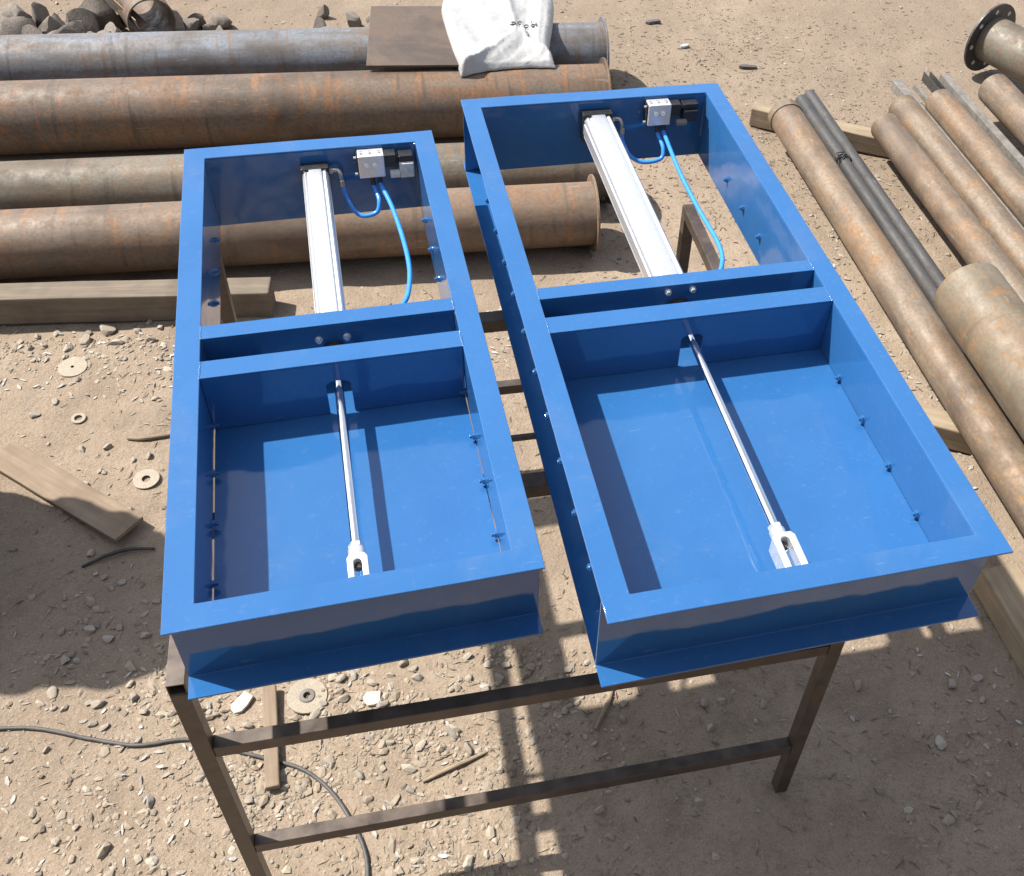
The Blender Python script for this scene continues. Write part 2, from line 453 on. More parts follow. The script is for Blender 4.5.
# straw, twigs, leaf litter
def shards(name, mat, n, regions, ln=(.010, .042), wd=(.0006, .0022)):
    V = []; F = []; off = 0
    for k in range(n):
        x0, x1, y0, y1 = regions[rng.randrange(len(regions))]
        x = rng.uniform(x0, x1); y = rng.uniform(y0, y1)
        L = rng.uniform(*ln); W = rng.uniform(*wd); a = rng.uniform(0, 2*PI); ca, sa = math.cos(a), math.sin(a)
        z0 = gh(x, y) + .001; lift = rng.uniform(0, L*.35); bend = rng.uniform(-.25, .25)*L; th = min(.002, W*.6)
        prof = [(-.5, .25, 0), (-.15, 1, .4), (.2, .85, 1.0), (.5, .2, .5)]
        r = []
        for t, ww, zz in prof:
            for s_, dz in ((-1, 0), (1, 0), (1, th), (-1, th)):
                lx = t*L; ly = s_*W*ww + bend*(t*t)
                r.append((x+ca*lx-sa*ly, y+sa*lx+ca*ly, z0+zz*lift*.6+dz))
        V += r
        for i in range(3):
            for q in range(4):
                F.append((off+i*4+q, off+i*4+(q+1)%4, off+(i+1)*4+(q+1)%4, off+(i+1)*4+q))
        F.append((off, off+1, off+2, off+3)); F.append((off+12, off+13, off+14, off+15))
        off += 16
    return np_mesh(name, np.array(V), np.array(F), mat, False)
tag(shards('straw_litter', M['litter'], 4200, [(-3, 3.4, -.6, 6), (-1.2, .9, -.5, 2.0), (.6, 2.6, 3.2, 6), (.6, 2.4, 3.2, 5.6), (.3, 2.2, -.3, 1.6)]), 'straw, twigs and leaf bits scattered on the dirt', None, None, 'stuff')
tag(shards('leaf_litter', M['leaf'], 3000, [(-.3, 3.2, 3.6, 6.4), (.4, 2.0, 3.2, 5.2), (-3, 3.2, -.5, 6), (.5, 2.2, 2.6, 4.4)], (.007, .030), (.0008, .0035)), 'dark dry leaf crumbs scattered over the dirt', None, None, 'stuff')
tag(shards('metal_shavings', M['chips'], 900, [(-1.9, -.4, 1.75, 2.15), (-.9, .5, -.2, .7), (1.65, 2.25, 2.2, 3.8), (1.5, 2.2, .6, 2.6), (.0, .55, 2.1, 2.5)], (.008, .035), (.002, .006)), 'pale shavings and offcut chips along the pipes and timber', None, None, 'stuff')

# stones one can point to: px-derived ground spots (x, y, radius, region)
ZONES = {
 'beam': 'pale angular stone in the row before the grey timber beam',
 'left': 'dusty brown stone on bare dirt left of the narrower hatch',
 'front': 'pale stone in the gravel below the front of the narrower hatch',
 'right': 'dusty stone in the shade below the front of the wider hatch',
}
STONES = [
    (-1.307,2.142,0.0353,'beam'), (-1.248,2.081,0.0262,'beam'), (-1.191,2.150,0.0243,'beam'), (-1.504,2.104,0.0219,'beam'), (-1.569,2.077,0.0175,'beam'), (-1.386,2.119,0.0176,'beam'), (-1.371,2.078,0.0306,'beam'), (-1.120,2.104,0.0219,'beam'), (-1.424,2.022,0.0260,'beam'), (-1.334,1.980,0.0172,'beam'), (-1.344,1.723,0.0185,'beam'), (-1.416,1.976,0.0172,'beam'), (-0.983,1.789,0.0187,'beam'), (-1.162,2.205,0.0179,'beam'), (-1.104,2.181,0.0178,'beam'), (-1.568,2.004,0.0194,'beam'), (-1.387,1.649,0.0243,'beam'), (-1.226,2.102,0.0176,'beam'), (-1.513,2.023,0.0152,'beam'),
    (-1.063,1.527,0.0198,'left'), (-1.040,1.407,0.0155,'left'), (-1.150,1.507,0.0237,'left'), (-0.900,1.496,0.0177,'left'), (-1.306,1.544,0.0119,'left'), (-1.096,1.207,0.0149,'left'), (-1.061,1.338,0.0191,'left'), (-0.877,1.249,0.0169,'left'), (-0.930,1.057,0.0181,'left'), (-0.949,1.471,0.0157,'left'), (-0.852,0.869,0.0226,'left'), (-0.785,0.954,0.0159,'left'), (-0.848,0.963,0.0160,'left'), (-0.724,0.783,0.0154,'left'), (-0.810,0.768,0.0204,'left'), (-0.635,0.766,0.0170,'left'), (-0.837,0.798,0.0137,'left'), (-0.844,0.657,0.0183,'left'), (-0.807,0.657,0.0150,'left'), (-0.822,0.607,0.0115,'left'), (-0.813,0.635,0.0132,'left'), (-0.682,0.882,0.0140,'left'), (-0.745,0.741,0.0186,'left'), (-0.937,0.872,0.0139,'left'), (-1.041,0.865,0.0139,'left'), (-0.646,0.890,0.0157,'left'), (-0.646,0.711,0.0135,'left'), (-0.832,0.545,0.0194,'left'), (-0.683,0.519,0.0193,'left'), (-0.713,0.520,0.0145,'left'), (-0.774,0.494,0.0144,'left'), (-0.808,0.491,0.0128,'left'), (-0.673,0.452,0.0143,'left'), (-0.638,0.446,0.0174,'left'), (-0.617,0.589,0.0180,'left'), (-0.586,0.548,0.0227,'left'), (-0.539,0.503,0.0160,'left'), (-0.805,0.710,0.0118,'left'), (-0.821,0.841,0.0156,'left'), (-0.520,0.415,0.0126,'left'), (-0.457,0.507,0.0145,'left'), (-0.768,0.362,0.0124,'left'), (-0.809,0.924,0.0123,'left'), (-0.880,0.976,0.0125,'left'),
    (0.110,0.657,0.0183,'front'), (0.160,0.686,0.0151,'front'), (0.191,0.731,0.0236,'front'), (0.047,0.675,0.0200,'front'), (0.007,0.661,0.0233,'front'), (0.087,0.607,0.0148,'front'), (0.018,0.618,0.0148,'front'), (-0.005,0.599,0.0148,'front'), (-0.023,0.574,0.0163,'front'), (-0.035,0.539,0.0210,'front'), (0.059,0.548,0.0162,'front'), (-0.091,0.524,0.0161,'front'), (-0.089,0.492,0.0192,'front'), (0.038,0.596,0.0164,'front'), (0.153,0.586,0.0213,'front'), (0.223,0.586,0.0131,'front'), (0.372,0.695,0.0134,'front'), (0.381,0.778,0.0171,'front'), (0.247,0.684,0.0184,'front'), (0.354,0.659,0.0166,'front'), (0.382,0.526,0.0226,'front'), (0.254,0.476,0.0159,'front'), (0.183,0.460,0.0159,'front'), (0.291,0.466,0.0191,'front'), (0.205,0.468,0.0143,'front'), (0.226,0.713,0.0151,'front'), (-0.227,0.489,0.0192,'front'), (-0.182,0.436,0.0190,'front'), (-0.274,0.476,0.0159,'front'), (-0.380,0.527,0.0178,'front'), (-0.358,0.542,0.0146,'front'), (-0.331,0.515,0.0129,'front'), (0.451,0.759,0.0170,'front'), (0.495,0.711,0.0219,'front'), (0.451,0.672,0.0183,'front'), (0.400,0.698,0.0151,'front'), (0.507,0.761,0.0170,'front'), (0.368,0.664,0.0150,'front'), (0.380,0.519,0.0226,'front'), (0.433,0.470,0.0223,'front'), (0.041,0.404,0.0188,'front'), (0.137,0.367,0.0171,'front'), (-0.021,0.308,0.0184,'front'), (0.287,0.335,0.0201,'front'), (0.405,0.316,0.0184,'front'), (0.535,0.417,0.0157,'front'), (-0.151,0.268,0.0182,'front'), (-0.307,0.313,0.0169,'front'), (-0.424,0.244,0.0181,'front'), (-0.533,0.308,0.0153,'front'),
    (1.135,0.688,0.0184,'right'), (1.185,0.699,0.0168,'right'), (0.884,0.617,0.0165,'right'), (0.802,0.522,0.0129,'right'), (0.882,0.664,0.0133,'right'), (1.153,0.609,0.0181,'right'), (1.316,0.701,0.0151,'right'), (1.264,0.830,0.0190,'right'), (1.927,0.824,0.0224,'right'), (2.016,0.854,0.0191,'right'), (1.292,0.641,0.0132,'right'), (1.623,0.796,0.0240,'right'), (1.855,0.620,0.0231,'right'), (2.017,0.776,0.0154,'right'), (0.626,0.716,0.0135,'right'), (1.650,0.454,0.0190,'right'), (1.119,0.378,0.0187,'right'), (0.833,0.324,0.0169,'right'), (1.844,0.381,0.0203,'right'),
]
stone_me = []
for k, (v, f) in enumerate(T2):
    me = bpy.data.meshes.new('stone'); me.from_pydata([tuple(p) for p in v], [], [tuple(map(int, q)) for q in f])
    me.polygons.foreach_set('use_smooth', [True]*len(me.polygons)); me.set_sharp_from_angle(angle=math.radians(28)); me.materials.append(M['stone']); stone_me.append(me)
for x, y, r, zn in STONES:
    o = bpy.data.objects.new('stone', stone_me[rng.randrange(len(stone_me))]); COL.objects.link(o)
    fl = rng.uniform(.45, .8)
    o.scale = (r*rng.uniform(.95, 1.3), r*rng.uniform(.75, 1.0), r*fl)
    o.rotation_euler = (rng.uniform(-.3, .3), rng.uniform(-.3, .3), rng.uniform(0, 2*PI))
    o.location = (x, y, gh(x, y)+r*fl*.35)
    tag(o, ZONES[zn], 'stone', 'stones ' + {'beam': 'before the timber beam', 'left': 'left of the narrower hatch', 'front': 'below the narrower hatch', 'right': 'below the wider hatch'}[zn])

# ------------------------------------------------------------------ hatches
H = .2305; F_ = .056; T_ = .005
def bolt_mesh(side):
    """through bolt in a side web: hex head outside, nut and stub inside; side=+1: inside is +u"""
    b = BM(); s = side
    cyl(b, (0,0,0), (s*.008,0,0), .0085, 6)
    cyl(b, (s*.008,0,0), (s*.014,0,0), .0048, 12)
    cyl(b, (0,0,0), (s*.0015,0,0), .0098, 18)
    cyl(b, (-s*T_,0,0), (-s*(T_+.0015),0,0), .0115, 18)
    cyl(b, (-s*(T_+.0015),0,0), (-s*(T_+.010),0,0), .0095, 6)
    cyl(b, (-s*(T_+.010),0,0), (-s*(T_+.030),0,0), .0052, 12)
    cyl(b, (-s*(T_+.019),0,0), (-s*(T_+.027),0,0), .0095, 6)
    return b
def hatch(W, L, loc, rz, label, bar_lo, bar_up, rc, gap_l, bolts_w, right_w, cap_clear, opt):
    root = empty('pneumatic_hatch', loc, rz)
    tag(root, label, 'hatch', 'blue pneumatic hatches on the steel bench')
    bl = M['blue']
    prof = [(F_,H-T_-.0001), (F_,0), (0,0), (0,T_), (F_-T_,T_), (F_-T_,H-T_-.0001)]
    b = BM(); op = [(0,0), (W,0), (W,L), (0,L)]; ip = [(F_,F_), (W-F_,F_), (W-F_,L-F_), (F_,L-F_)]
    cols_ = []; ns = (14, 30, 14, 30); sd_ = rng.uniform(0, 50)
    for q in range(4):
        for k in range(ns[q]):
            t = k/ns[q]; o_ = [op[q][e]+(op[(q+1)%4][e]-op[q][e])*t for e in (0, 1)]; n_ = [ip[q][e]+(ip[(q+1)%4][e]-ip[q][e])*t for e in (0, 1)]
            wv = lambda p, a: a*noise.noise(Vector((p[0]*4.5+sd_, p[1]*4.5, 3.3)))
            dz0, dz1 = wv(o_, .0022), wv(n_, .0005)
            cols_.append([b.verts.new((o_[0], o_[1], H+dz0)), b.verts.new((n_[0], n_[1], H+dz1)), b.verts.new((n_[0], n_[1], H-T_+dz1)), b.verts.new((o_[0], o_[1], H-T_+dz0))])
    for k in range(len(cols_)):
        A_, B_ = cols_[k], cols_[(k+1) % len(cols_)]
        for e in range(4): b.faces.new((A_[e], A_[(e+1)%4], B_[(e+1)%4], B_[e]))
    obj('top_flange', b, bl, root, .0013, smooth=True)
    b = BM(); extrude_poly(b, prof, lambda p, z: (0, p, z), lambda p, z: (W, p, z)); obj('front_channel', b, bl, root, .0012)
    b = BM(); extrude_poly(b, prof, lambda p, z: (0, L-p, z), lambda p, z: (W, L-p, z)); obj('back_channel', b, bl, root, .0012)
    for s in (0, 1):
        b = BM()
        g = (lambda p: p) if s == 0 else (lambda p: W-p)
        pf = prof if (s or opt['foot']) else [(F_,H-T_-.0001), (F_,0), (F_-T_,0), (F_-T_,H-T_-.0001)]
        extrude_poly(b, pf, lambda p, z: (g(p), F_+.0004, z), lambda p, z: (g(p), L-F_-.0004, z))
        # fillet of weld in the corners and along the mitres
        for yy, d in ((F_, 1), (L-F_, -1)):
            x = g(F_)
            cyl(b, (x + (.001 if s == 0 else -.001), yy+d*.001, .07), (x + (.001 if s == 0 else -.001), yy+d*.001, H-.004), .0035, 8)
        ch = obj('side_channel', b, bl, root, .0012)
        ws = bolts_w if s == 0 else right_w
        for wv in ws:
            o = obj('bolt', bolt_mesh(1 if s == 0 else -1), bl, root, .0006, loc=(g(F_), wv, H-.150))
    # weld beads where the cross bars meet the flange
    for (wa, wb) in (bar_lo, bar_up):
        for ue in (F_, W-F_):
            b = BM(); n = 8
            for k in range(n):
                y = wa+.004+(wb-wa-.008)*k/(n-1)
                bmesh.ops.create_icosphere(b, subdivisions=2, radius=.0042*rng.uniform(.85, 1.15), matrix=Matrix.Translation((ue+rng.uniform(-.0008,.0008), y, H-.0024)) @ Matrix.Diagonal((.9, 1.2, .9, 1)))
            obj('weld_bead', b, bl, root, smooth=True)
    # cross bars
    w0, w1 = bar_lo; w2, w3 = bar_up; nz = H-.067; nh = .0285
    b = BM()
    u0, u1 = F_+.0006, W-F_-.0006; uc = W/2
    pz0 = H-.1642
    outline = [(u0,pz0), (uc-nh,pz0), (uc-nh,nz-.008)] + [(uc-nh*math.cos(a)*1.0, nz-.008+.016*math.sin(a)) for a in [PI*k/10 for k in range(1, 10)]] + [(uc+nh,nz-.008), (uc+nh,pz0), (u1,pz0), (u1,H-T_-.0002), (u0,H-T_-.0002)]
    extrude_poly(b, outline, lambda u, z: (u, w0, z), lambda u, z: (u, w0+T_, z))
    box(b, u0, u1, w0, w1, H-T_, H)
    obj('crossbar', b, bl, root, .0011)
    b = BM()
    box(b, u0, u1, w2, w2+T_, H-.175, H-T_-.0002); box(b, u0, u1, w2, w3, H-T_, H)
    for s in (-1, 1):
        for zz in (opt['bolt_z'],):
            q = BM()
            cyl(q, (uc+s*.033, w2, H+zz), (uc+s*.033, w2-.003, H+zz), .0095, 20); cyl(q, (uc+s*.033, w2-.003, H+zz), (uc+s*.033, w2-.010, H+zz), .0070, 6)
            obj('mounting_bolt', q, M['zinc'], root, .0005)
    obj('crossbar', b, bl, root, .0011)
    # gate plate
    b = BM(); nu_, nv_ = 26, 30; xa, xb_, ya, yb_ = F_+gap_l, W-F_-.0012, F_+.003, w2-.002
    def pl(i, j, z): return (xa+(xb_-xa)*i/nu_, ya+(yb_-ya)*j/nv_, z+.0022*noise.noise(Vector((i*.16+sd_, j*.16, 1))))
    tp = [[b.verts.new(pl(i, j, H-.1655)) for i in range(nu_+1)] for j in range(nv_+1)]; bt = [[b.verts.new(pl(i, j, H-.171)) for i in range(nu_+1)] for j in range(nv_+1)]
    for j in range(nv_):
        for i in range(nu_):
            b.faces.new((tp[j][i], tp[j][i+1], tp[j+1][i+1], tp[j+1][i])); b.faces.new((bt[j][i], bt[j+1][i], bt[j+1][i+1], bt[j][i+1]))
        for i in (0, nu_): b.faces.new((tp[j][i], tp[j+1][i], bt[j+1][i], bt[j][i]))
    for i in range(nu_):
        for j in (0, nv_): b.faces.new((tp[j][i], tp[j][i+1], bt[j][i+1], bt[j][i]))
    obj('gate_plate', b, bl, root, 0.0, smooth=True)
    # air cylinder
    az = H-.080; wr = L-F_ - .0005; wb0 = w2+T_+.002
    b = BM()
    prof2 = []
    nseg = 72
    for k in range(nseg):
        a = 2*PI*k/nseg
        # rounded-square extrusion with two grooves per flank
        c, s_ = math.cos(a), math.sin(a); p = 3.6
        rr_ = rc/((abs(c)**p+abs(s_)**p)**(1/p))
        da = min(abs(((a-q+PI) % (2*PI))-PI) for q in (math.radians(25), math.radians(155), math.radians(-25), math.radians(205), math.radians(58), math.radians(122)))
        if da < .055: rr_ *= .88
        prof2.append((rr_*c, rr_*s_))
    extrude_poly(b, prof2, lambda p, q: (uc+p, wb0+.030, az+q), lambda p, q: (uc+p, wr-.036, az+q))
    barrel = obj('cylinder_barrel', b, M['alu'], root, 0.0, smooth=True)
    b = BM(); box(b, uc-rc*1.04, uc+rc*1.04, wr-.036, wr, az-rc*1.04, az+rc*1.04)
    for sx in (-1, 1):
        for sz in (-1, 1): cyl(b, (uc+sx*rc*.78, wr-.041, az+sz*rc*.78), (uc+sx*rc*.78, wr-.036, az+sz*rc*.78), .006, 12)
    obj('rear_cap', b, M['black'], barrel, .003)
    b = BM(); box(b, uc-rc*1.04, uc+rc*1.04, wb0, wb0+.030, az-rc*1.04, az+rc*1.04); obj('front_cap', b, M['black'], barrel, .003)
    # rod
    cl = opt['clevis_w']
    b = BM()
    rings_straight(b, Vector((uc, wb0, az)), Vector((uc, cl+.02, az)), [(0,.0105), (.995,.0105), (1,.0095)], 32); rod = obj('piston_rod', b, M['chrome'], root, smooth=True)
    b = BM(); rings_straight(b, Vector((uc, w2, az)), Vector((uc, w2-.022, az)), [(0,opt['gland']), (.6,opt['gland']), (.65,opt['gland']*.8), (1,opt['gland']*.8)], 32); obj('rod_gland', b, M['black_steel'], barrel, smooth=True)
    # clevis: lock nut, neck, fork
    cw = opt['clevis_half']; tip = F_+.022
    b = BM()
    cyl(b, (uc, cl+.034, az), (uc, cl+.024, az), .0165, 6)
    rings_straight(b, Vector((uc, cl+.024, az)), Vector((uc, cl-.004, az)), [(0,.015), (.1,.0175), (1,.0175)], 28)
    ck = obj('clevis', b, M['zinc'], root, .0008, smooth=False)
    b = BM()
    top = [(-cw*.72, cl), (-cw, cl-.010), (-cw, tip), (-cw*.40, tip), (-cw*.40, cl-.022)]
    top += [(cw*.40*math.sin(a), cl-.022+cw*.40*math.cos(a)) for a in [-PI/2+PI*k/8 for k in range(1, 8)]]
    top += [(cw*.40, cl-.022), (cw*.40, tip), (cw, tip), (cw, cl-.010), (cw*.72, cl)]
    extrude_poly(b, top, lambda x, y: (uc+x, y, az-cw*.92), lambda x, y: (uc+x, y, az+cw*.92))
    obj('fork', b, M['zinc'], ck, .0015)
    b = BM(); cyl(b, (uc, cl-.006, az), (uc, cl-.028, az), .0072, 16); obj('rod_tip', b, M['black_steel'], ck, .001)
    b = BM(); cyl(b, (uc-cw-.006, tip+.016, az), (uc+cw+.006, tip+.016, az), .0065, 16); obj('clevis_pin', b, M['zinc'], ck, .001)
    # valve on the back web
    v0, vz0, vz1 = opt['valve_u'], H-.083, H-.011
    wf = L-F_-.044; wk = L-F_-.001
    b = BM(); box(b, v0, v0+.074, wf, wk, vz0, vz1)
    valve = obj('solenoid_valve', b, M['alu2'], root, .0022)
    b = BM(); box(b, v0-.004, v0+.001, wf+.01, wk, vz0+.006, vz1-.004)
    obj('valve_gasket', b, M['black'], valve)
    for k in (.3, .62):
        b = BM(); cyl(b, (v0+.074*k, wf, vz1-.030), (v0+.074*k, wf-.007, vz1-.026), .0075, 16); cyl(b, (v0+.074*k, wf-.007, vz1-.026), (v0+.074*k, wf-.0085, vz1-.026), .0042, 6)
        obj('valve_screw', b, M['zinc'], valve, .0006)
    b = BM()
    for k in (.14, .48, .84):
        cyl(b, (v0+.074*k, wf+.018, vz1-.001), (v0+.074*k, wf+.018, vz1+.0012), .0042, 16)
        box(b, v0+.074*k-.0055, v0+.074*k+.0055, wf+.0285, wf+.0305, vz1-.001, vz1+.0006)
    obj('port_plug', b, M['grey_steel'], valve)
    b = BM()
    for zz in (vz0+.008, vz1-.010): cyl(b, (v0-.004, wf+.016, zz), (v0-.012, wf+.016, zz), .0036, 10)
    obj('manual_override', b, M['zinc'], valve, .0006)
    b = BM(); box(b, v0+.0745, v0+.108, wf+.004, wk-.004, vz1-.045, vz1-.004); cyl(b, (v0+.108, wf+.02, vz1-.024), (v0+.116, wf+.02, vz1-.024), .008, 14)
    coil = obj('solenoid_coil', b, M['black'], valve, .002)
    b = BM()
    if opt['clear']:
        box(b, v0+.116, v0+.158, wf-.006, wk-.012, vz1-.078, vz1-.030); obj('plug_connector', b, M['clear'], coil, .004)
        b = BM(); cyl(b, (v0+.116, wf+.004, vz1-.066), (v0+.088, wf+.004, vz1-.066), .0125, 18); cyl(b, (v0+.136, wf-.006, vz1-.052), (v0+.136, wf-.009, vz1-.052), .005, 12)
        obj('cable_gland', b, M['clear'], coil, .002)
        b = BM(); box(b, v0+.1165, v0+.1575, wf+.004, wk-.003, vz1-.030, vz1-.010); obj('coil_housing', b, M['black'], coil, .002)
    else:
        box(b, v0+.116, v0+.166, wf-.004, wk-.012, vz1-.066, vz1-.026); obj('plug_connector', b, M['black'], coil, .003)
        b = BM(); cyl(b, (v0+.128, wf-.006, vz1-.062), (v0+.094, wf-.006, vz1-.062), .0105, 18); obj('cable_gland', b, M['grey_steel'], coil, .002)
        b = BM(); box(b, v0+.1165, v0+.168, wf+.008, wk-.003, vz1-.026, vz1-.008); obj('coil_housing', b, M['black'], coil, .002)
    b = BM()
    fx = (v0+.036, v0+.056)
    for x in fx:
        cyl(b, (x, wf+.012, vz0), (x, wf+.009, vz0-.016), .0085, 6); cyl(b, (x, wf+.009, vz0-.016), (x, wf+.003, vz0-.027), .0075, 16)
    obj('push_fitting', b, M['black'], valve, .0008)
    # elbow on the rear cap
    ex, ew = uc+rc*1.04, wr-.018
    b = BM()
    pe = catmull([(ex-.002, ew, az+.018), (ex+.022, ew-.002, az+.018), (ex+.031, ew-.010, az+.010), (ex+.0325, ew-.018, az-.010)], 6)
    rings(b, pe, [.0062]*len(pe), 16); cyl(b, (ex, ew, az+.018), (ex+.010, ew, az+.018), .0092, 6)
    cyl(b, (ex+.0325, ew-.018, az-.006), (ex+.033, ew-.020, az-.024), .0092, 16)
    obj('elbow_fitting', b, M['fitting'], barrel, .0005)
    # hoses
    lowz = opt['loop_z']
    b = BM()
    p0 = Vector((ex+.033, ew-.020, az-.020)); p1 = Vector((fx[0], wf+.004, vz0-.024))
    mid = (p0+p1)/2
    ph = catmull([p0, p0+Vector((.004, -.003, -.034)), (p0.x+.020, mid.y-.045, lowz+.030), (mid.x, mid.y-.066, lowz+.016), (p1.x-.002, p1.y-.066, lowz+.024), (p1.x+.010, p1.y-.046, lowz+.050), (p1.x+.004, p1.y-.006, p1.z-.014), p1], 9)
    rings(b, ph, [.0068]*len(ph), 14); obj('air_hose', b, M['hose'], root, smooth=True)
    b = BM()
    q0 = Vector((fx[1], wf+.004, vz0-.024))
    ph = catmull([q0] + [Vector((u_, w_, H+z_)) for u_, w_, z_ in opt['hose2']] + [Vector((uc+rc+.028, w3-.02, az+.012)), Vector((uc+rc*.9, w3-.024, az+.014))], 12)
    rings(b, ph, [.0068]*len(ph), 14); obj('air_hose', b, M['hose'], root, smooth=True)
    return root

ZB = TOP-H
YA, YB = .31285, .29995
OA = (0, 0, ZB); OB = (.79417, .10171, ZB)
LA, WB_, LB = 1.6308, .8453, 1.9447
hatch(.7, LA, OA, YA, 'narrower blue steel hatch, on the left of the bench, with pale valve plug',
      (.661, .718), (.795, .842), .0375, .0022, [.207,.365,.51,.66,.83,.97,1.11,1.245,1.389], [.215,.37,.51,.66,.83,.97,1.11,1.245,1.389], 0,
      dict(foot=False, bolt_z=-.043, gland=.026, clevis_w=.158, clevis_half=.0205, valve_u=.474, clear=True, loop_z=H-.186,
           hose2=[(.552,1.43,-.122), (.566,1.286,-.132), (.568,1.153,-.134), (.553,1.046,-.130), (.533,.988,-.124), (.490,.90,-.110)]))
hatch(WB_, LB, OB, YB, 'wider and longer blue steel hatch, on the right of the bench, with black valve plug',
      (.816, .874), (.944, .988), .0465, .0012, [.236,.385,.54,.689,.845,1.0,1.155,1.301,1.45,1.607], [.236,.385,.54,.689,.845,1.0,1.155,1.301,1.45,1.607], 0,
      dict(foot=True, bolt_z=-.020, gland=.034, clevis_w=.180, clevis_half=.0255, valve_u=.587, clear=False, loop_z=H-.192,
           hose2=[(.637,1.643,-.124), (.641,1.456,-.134), (.647,1.293,-.134), (.638,1.209,-.130), (.612,1.141,-.124), (.560,1.06,-.110)]))

# ------------------------------------------------------------------ bench
def tube_box(name, x0, x1, y0, y1, z0, z1, parent, axis, mat=None):
    """hollow square section along an axis, open at its ends"""
    b = BM(); t = .003
    lo = [x0, y0, z0]; hi = [x1, y1, z1]; A = [i for i in range(3) if i != axis]
    def P(a, c, e):
        v = [0, 0, 0]; v[A[0]] = a; v[A[1]] = c; v[axis] = e; return v
    o = [(lo[A[0]], lo[A[1]]), (hi[A[0]], lo[A[1]]), (hi[A[0]], hi[A[1]]), (lo[A[0]], hi[A[1]])]
    i_ = [(lo[A[0]]+t, lo[A[1]]+t), (hi[A[0]]-t, lo[A[1]]+t), (hi[A[0]]-t, hi[A[1]]-t), (lo[A[0]]+t, hi[A[1]]-t)]
    vs = [[b.verts.new(P(*p, e)) for p in q] for e in (lo[axis], hi[axis]) for q in (o, i_)]
    for k in range(4):
        n = (k+1) % 4
        b.faces.new((vs[0][k], vs[0][n], vs[2][n], vs[2][k])); b.faces.new((vs[1][k], vs[3][k], vs[3][n], vs[1][n]))
        b.faces.new((vs[0][k], vs[1][k], vs[1][n], vs[0][n])); b.faces.new((vs[2][k], vs[2][n], vs[3][n], vs[3][k]))
    return obj(name, b, mat or M['bench'], parent, .002)
bench = empty('work_bench', (-.055, .025, 0), .275)
tag(bench, 'open bench of dark rusty square steel tube carrying both blue hatches', 'bench')
BW, BL, BT = 1.485, 1.468, ZB-.0005
S = .036
tube_box('rail', 0, S, 0, BL, BT-S, BT, bench, 1)
tube_box('rail', BW-S, BW, 0, BL, BT-S, BT, bench, 1)
for w_ in (.388, .992): tube_box('crossbar', S+.0005, BW-S-.0005, w_, w_+.045, BT-.042, BT-.002, bench, 0)
tube_box('brace', S+.0005, BW-S-.0005, .550, .564, BT-.016, BT-.004, bench, 0)
for x in (0, BW-S):
    for y in (0, BL-S): tube_box('leg', x, x+S, y, y+S, -.02, BT-S-.0005, bench, 2)
tube_box('stretcher', S+.0005, BW-S-.0005, .002, S-.002, TOP-.540, TOP-.500, bench, 0)
tube_box('stretcher', S+.0005, BW-S-.0005, .002, S-.002, .235, .275, bench, 0)
tube_box('stretcher', S+.0005, BW-S-.0005, BL-S+.002, BL-.002, .32, .36, bench, 0)

# ------------------------------------------------------------------ pipes
def pipe_mesh(L, r, ri=None, seg=64, bulge=None):
    b = BM(); ri = ri or r*.93
    A = Vector((0,0,0)); B = Vector((L,0,0))
    n = max(2, int(L/.25)); prof = [(0, ri)] + [(k/n, r) for k in range(n+1)] + [(1, ri)]
    rings_straight(b, A, B, prof, seg, closed=True)
    return b
def pipe(name, label, start, ang, L, r, mat, cat='pipe', group=None, z=None, seg=64):
    root = obj(name, pipe_mesh(L, r, seg=seg), mat, None, smooth=True, loc=start, rot=(rng.uniform(0, 6), 0, ang))
    # keep the axis level: roll about own axis first (Euler XYZ applies X first)
    tag(root, label, cat, group)
    return root
def flange(parent, x, r, ri, t, mat, holes=0, side=None):
    b = BM()
    rings_straight(b, Vector((x,0,0)), Vector((x+t,0,0)), [(0, ri), (0, r), (1, r), (1, ri)], 64, closed=True)
    o = obj('flange', b, mat, parent, .0015)
    return o
def seamline(parent, L, r, mat):
    b = BM(); n = 60
    pts = [(k/n*L, .0008*math.sin(k), r+.0004) for k in range(n+1)]
    rings(b, pts, [.0042+.0008*rng.random() for _ in pts], 8); return obj('weld_seam', b, mat, parent, smooth=True)

# left stack: axes run about 13 degrees off the picture's x
DIR = .236
def left_pipe(label, px, py, xend, r, z, mat, fr, group='pipes lying behind the bench'):
    """axis through (px,py) at angle DIR; right-hand end at x = xend"""
    L = 5.2
    c, s = math.cos(DIR), math.sin(DIR)
    t = (xend-px)/c
    st = (px+c*(t-L), py+s*(t-L), z)
    o = pipe('steel_pipe', label, st, DIR, L, r, mat, group=group)
    if fr: flange(o, L+.0005, fr, r*.93, .010, mat)
    return o
pF = left_pipe('rust brown steel pipe with end flange, nearest the bench, behind the timber', 0.609, 3.004, 0.608, 0.1433, 0.1726, M['rust_a'], 0.1758)
pG = left_pipe('grey brown steel pipe second from the bench, mostly hidden by its rusty neighbours', -1.720, 2.829, 0.655, 0.1433, 0.1726, M['rust_o'], 0.1758)
pH = left_pipe('thick dark rusty steel pipe with orange streaks, third from the bench', 0.531, 4.044, 0.592, 0.1726, 0.1779, M['rust_b'], 0.204)
pI = left_pipe('blue grey steel pipe with a long weld line, farthest back under the white sack', 0.490, 4.561, 0.551, 0.159, 0.1779, M['rust_g'], 0.1883)
pI.rotation_euler.x = math.radians(-52); seamline(pI, 5.2, .159, M['rust_b'])

